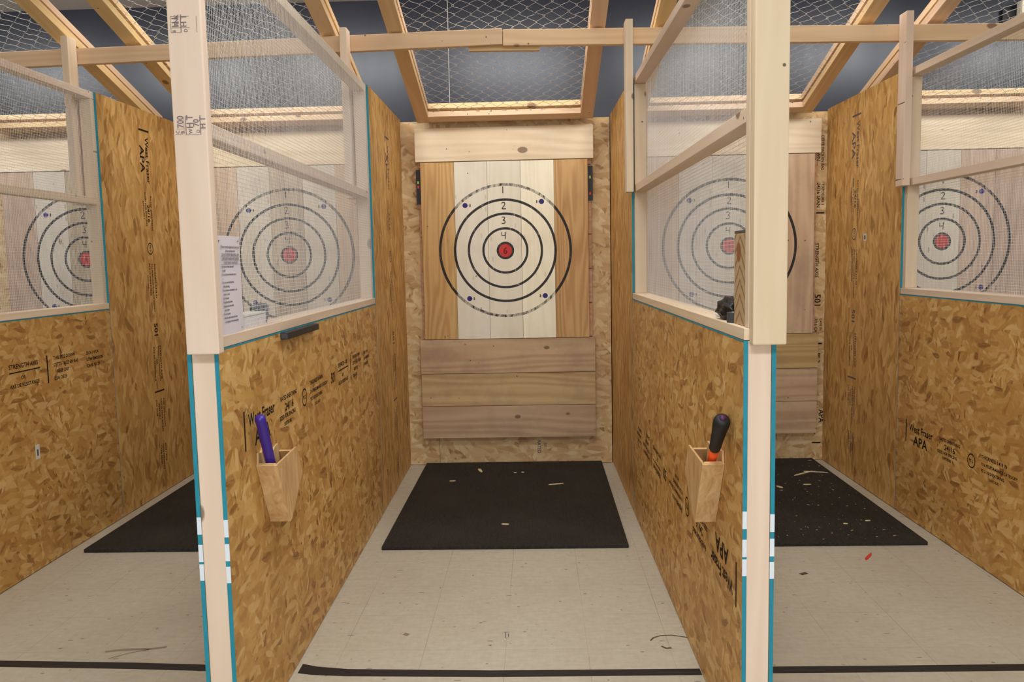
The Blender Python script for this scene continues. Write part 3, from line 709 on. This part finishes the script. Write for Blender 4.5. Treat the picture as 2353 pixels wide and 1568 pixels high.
t = thing('cardboard_box', 'low white box lying on the left sill behind the wire', 'box', P2W(2, -.010, .30, 1.2503), PART[2][0].rotation_euler.z)
obj('box_body', B(-.03, .03, 0, .20, 0, .036, bev=.002), 'paper', t)
obj('box_lid', B(-.031, .031, -.001, .201, .0365, .044, bev=.002), 'paper_grey', t)
t = thing('tape_gun', 'dark blue-grey L-shaped tool standing on the left sill behind the wire', 'tool', P2W(2, -.012, .535, 1.2503), PART[2][0].rotation_euler.z)
mbl = plain('slate_plastic', sr(58, 62, 82), .5, .4)
bm = bmesh.new(); prism(bm, [(0, 0), (.028, 0), (.050, .018), (.054, .058), (.044, .066), (-.005, .066), (-.052, .058), (-.054, .034), (-.012, .034)], -.016, .016, 'x')
bmesh.ops.bevel(bm, geom=bm.edges[:], offset=.003, segments=2, affect='EDGES'); obj('handle', bm, mbl, t)
bm = bmesh.new(); box(bm, -.012, .012, -.056, -.0545, .038, .055); obj('nose', bm, 'black', t)

t = thing('board_offcut', 'short pine board offcut standing upright on the right sill beside the post', 'board', P2W(3, -.028, .046, 1.2503), PART[3][0].rotation_euler.z)
def offcut():
    tt = NT('offcut_pine'); oo = tt.obj(); x, y, z = tt.sep(oo)
    u = tt.math('SUBTRACT', y, .062)
    hh = tt.math('ADD', z, tt.math('MULTIPLY', tt.math('ABSOLUTE', u), .9))
    ns = tt.noise(oo, 20, 2)
    ban = tt.math('SINE', tt.math('MULTIPLY', tt.math('ADD', hh, tt.math('MULTIPLY', ns.outputs[0], .02)), 150))
    cc = tt.mix(tt.n('ShaderNodeMapRange', {0: ban, 1: .5, 2: 1.0, 3: 0.0, 4: .8}).outputs[0], sr(188, 158, 118), sr(118, 84, 54))
    a = tt.math('DIVIDE', tt.math('SUBTRACT', y, .075), .026); b = tt.math('DIVIDE', tt.math('SUBTRACT', z, .205), .030)
    kd = tt.math('SQRT', tt.math('ADD', tt.math('MULTIPLY', a, a), tt.math('MULTIPLY', b, b)))
    cc = tt.mix(tt.n('ShaderNodeMapRange', {0: kd, 1: .8, 2: 1.05, 3: .9, 4: 0.0}).outputs[0], cc, sr(140, 84, 50))
    return tt.out(cc, .6, .25)
obj('board', B(.0, .024, 0, .125, 0, .258, bev=.002), offcut(), t)
obj('dark_top', B(.0, .024, 0, .125, .2585, .266, bev=.001), 'dark_grey', t)
t = thing('tape_roll', 'dark grey roll of tape lying on the right sill', 'tape roll', P2W(3, -.006, .205, 1.2503))
bm = bmesh.new(); n = 40
prof = [(.034, 0), (.034, .030), (.020, .030), (.020, 0)]
rg = [[bm.verts.new((r * math.cos(2 * PI * k / n), r * math.sin(2 * PI * k / n), zz)) for r, zz in prof] for k in range(n)]
for k in range(n):
    for i in range(4): bm.faces.new((rg[k][i], rg[k][(i + 1) % 4], rg[(k + 1) % n][(i + 1) % 4], rg[(k + 1) % n][i]))
obj('roll', bm, 'dark_grey', t)
bm = bmesh.new(); rg = [[bm.verts.new((r * math.cos(2 * PI * k / n), r * math.sin(2 * PI * k / n), zz)) for r, zz in ((.0196, 0), (.0196, .031), (.018, .031), (.018, 0))] for k in range(n)]
for k in range(n):
    for i in range(4): bm.faces.new((rg[k][i], rg[k][(i + 1) % 4], rg[(k + 1) % n][(i + 1) % 4], rg[(k + 1) % n][i]))
obj('core', bm, 'paper_grey', t)
bm = bmesh.new(); bmesh.ops.create_icosphere(bm, subdivisions=4, radius=1.0); rn = random.Random(5)
from mathutils import noise as mn
for v in bm.verts:
    c = v.co.copy(); k = 1 + .28 * mn.noise(c * 2.2) + .12 * mn.noise(c * 6.0)
    v.co = Vector((c.x * .030 * k, c.y * .078 * k, .030 + c.z * .034 * k)); v.co.z = max(v.co.z, .0004)
    v.co.z += .012 * max(0, .5 - abs(v.co.y / .078 - .2))
tag(obj('crumpled_bag', bm, plain('black_cloth', sr(16, 15, 17), .38, .5), smooth=True, loc=P2W(3, -.006, .335, 1.2503)), 'crumpled black cloth bundle on the right sill behind the tape roll', 'cloth bundle')
bm = bmesh.new(); bmesh.ops.create_icosphere(bm, subdivisions=2, radius=.009)
for v in bm.verts: v.co *= 1 + .3 * mn.noise(v.co * 120)
tag(obj('paper_scrap', bm, 'white_paint', loc=P2W(3, -.012, .445, 1.2585)), 'white paper scrap on the right sill behind the black cloth bundle', 'scrap')

# ------------------------------------------------------------------ stickers, lamp, cable
tag(obj('sticker', B(0, .0008, -.017, .017, -.036, .036, bev=0), 'paper_grey', loc=P2W(1, .0437, 1.615, .570)), 'small pale sticker low on the leftmost partition', 'sticker')
bm = bmesh.new(); box(bm, .0008, .0012, -.006, .004, -.020, .012); st = bpy.data.objects['sticker']; obj('printed_bars', bm, 'dark_grey', st)
tag(obj('sticker', B(-.0008, 0, -.024, .024, -.022, .022, bev=0), 'paper_grey', loc=P2W(4, -.0437, 2.87, 1.540)), 'small grey sticker high on the full panel of the right-hand partition', 'sticker')
bm = bmesh.new(); box(bm, -.0012, -.0008, -.010, .010, -.012, .012); obj('printed_bars', bm, 'dark_grey', bpy.data.objects['sticker.001'])
t = thing('wall_light', 'cream plastic light on a black plate high on the navy wall at the right edge', 'wall light', (3.56, 6.319, 3.08))
obj('back_plate', B(-.16, .16, -.03, 0, -.02, .10, bev=.004), 'black', t)
obj('housing', B(-.07, .16, -.11, -.031, .005, .145, bev=.02), 'cream', t)
bm = bmesh.new(); tube(bm, [(-.628, 6.312, 2.2), (-.630, 6.312, 2.8), (-.628, 6.312, 3.384)], .0028, 8)
tag(obj('hanging_cable', bm, 'paper_grey'), 'thin pale cable hanging straight down the navy wall above the middle target', 'cable')

# ------------------------------------------------------------------ splinters and chips
def splinter(x, y, z, ln, wd, rz, label, m='splinter', grp='wood splinters on the mats', name='wood_splinter'):
    bm = bmesh.new(); h = min(.004, wd * .5)
    top = [(-ln / 2, -wd * .1), (-ln * .3, -wd / 2), (ln * .25, -wd * .45), (ln / 2, 0), (ln * .3, wd * .4), (-ln * .35, wd / 2)]
    prism(bm, top, 0, h, 'z')
    o = obj(name, bm, m, loc=(x, y, z)); o.rotation_euler = (0, 0, rz)
    tag(o, label, 'splinter', grp); return o
ZM = .0193
splinter(-.41, 5.52, ZM, .10, .022, -1.3, 'short pale splinter at the back left of the central mat')
splinter(.098, 5.157, ZM, .10, .012, .30, 'longest pale splinter, on the right half of the central mat')
splinter(-.196, 4.363, ZM, .042, .014, -.1, 'short splinter near the front middle of the central mat')
splinter(-.574, 5.261, ZM, .04, .010, .1, 'faint thin splinter in front of the short pale one on the central mat')
splinter(-.17, 5.45, ZM, .02, .009, .2, 'tiny splinter left of the middle of the central mat, at the back')
splinter(-.12, 5.46, ZM, .02, .009, -.2, 'tiny splinter beside another tiny one at the back of the central mat')
splinter(1.715, 5.345, ZM, .19, .014, .62, 'long pale splinter across the back of the right mat')
splinter(1.80, 5.36, ZM + .0045, .15, .010, -.25, 'thin splinter lying across the long one on the right mat')
splinter(1.655, 5.08, ZM, .05, .012, 0, 'short pale splinter behind the middle of the right mat')
splinter(1.472, 5.03, ZM, .05, .020, -1.0, 'pale splinter on the right mat just beside the right front post')
splinter(1.61, 4.315, ZM, .024, .010, -.1, 'small pinkish splinter at the front of the right mat')
splinter(1.744, 4.36, ZM, .03, .008, .1, 'small splinter near the front right corner of the right mat')
splinter(1.56, 3.88, .0004, .11, .014, .95, 'red painted chip on the floor in front of the right mat', 'red', None, 'paint_chip')
bm = bmesh.new(); rn = random.Random(11)
for i in range(190):
    y = rn.uniform(4.06, 5.72); x = rn.uniform(1.0, 1.89)
    s = rn.choice((.0016, .002, .0025, .003, .0045)) ; a = rn.uniform(0, PI); l = s * rn.uniform(.8, 2.6)
    ca, sa = math.cos(a), math.sin(a); z0 = ZM
    vs = []
    for zz in (z0, z0 + s * .6):
        for du, dv in ((-l, -s * .5), (l, -s * .4), (l * .8, s * .5), (-l * .7, s * .5)):
            vs.append(bm.verts.new((x + du * ca - dv * sa, y + du * sa + dv * ca, zz)))
    bm.faces.new(vs[:4]); bm.faces.new(vs[4:])
    for k in range(4): bm.faces.new((vs[k], vs[(k + 1) % 4], vs[4 + (k + 1) % 4], vs[4 + k]))
o = tag(obj('wood_crumbs', bm, M['crumb']), 'tiny wood crumbs scattered over the right mat', 'wood crumbs'); o['kind'] = 'stuff'
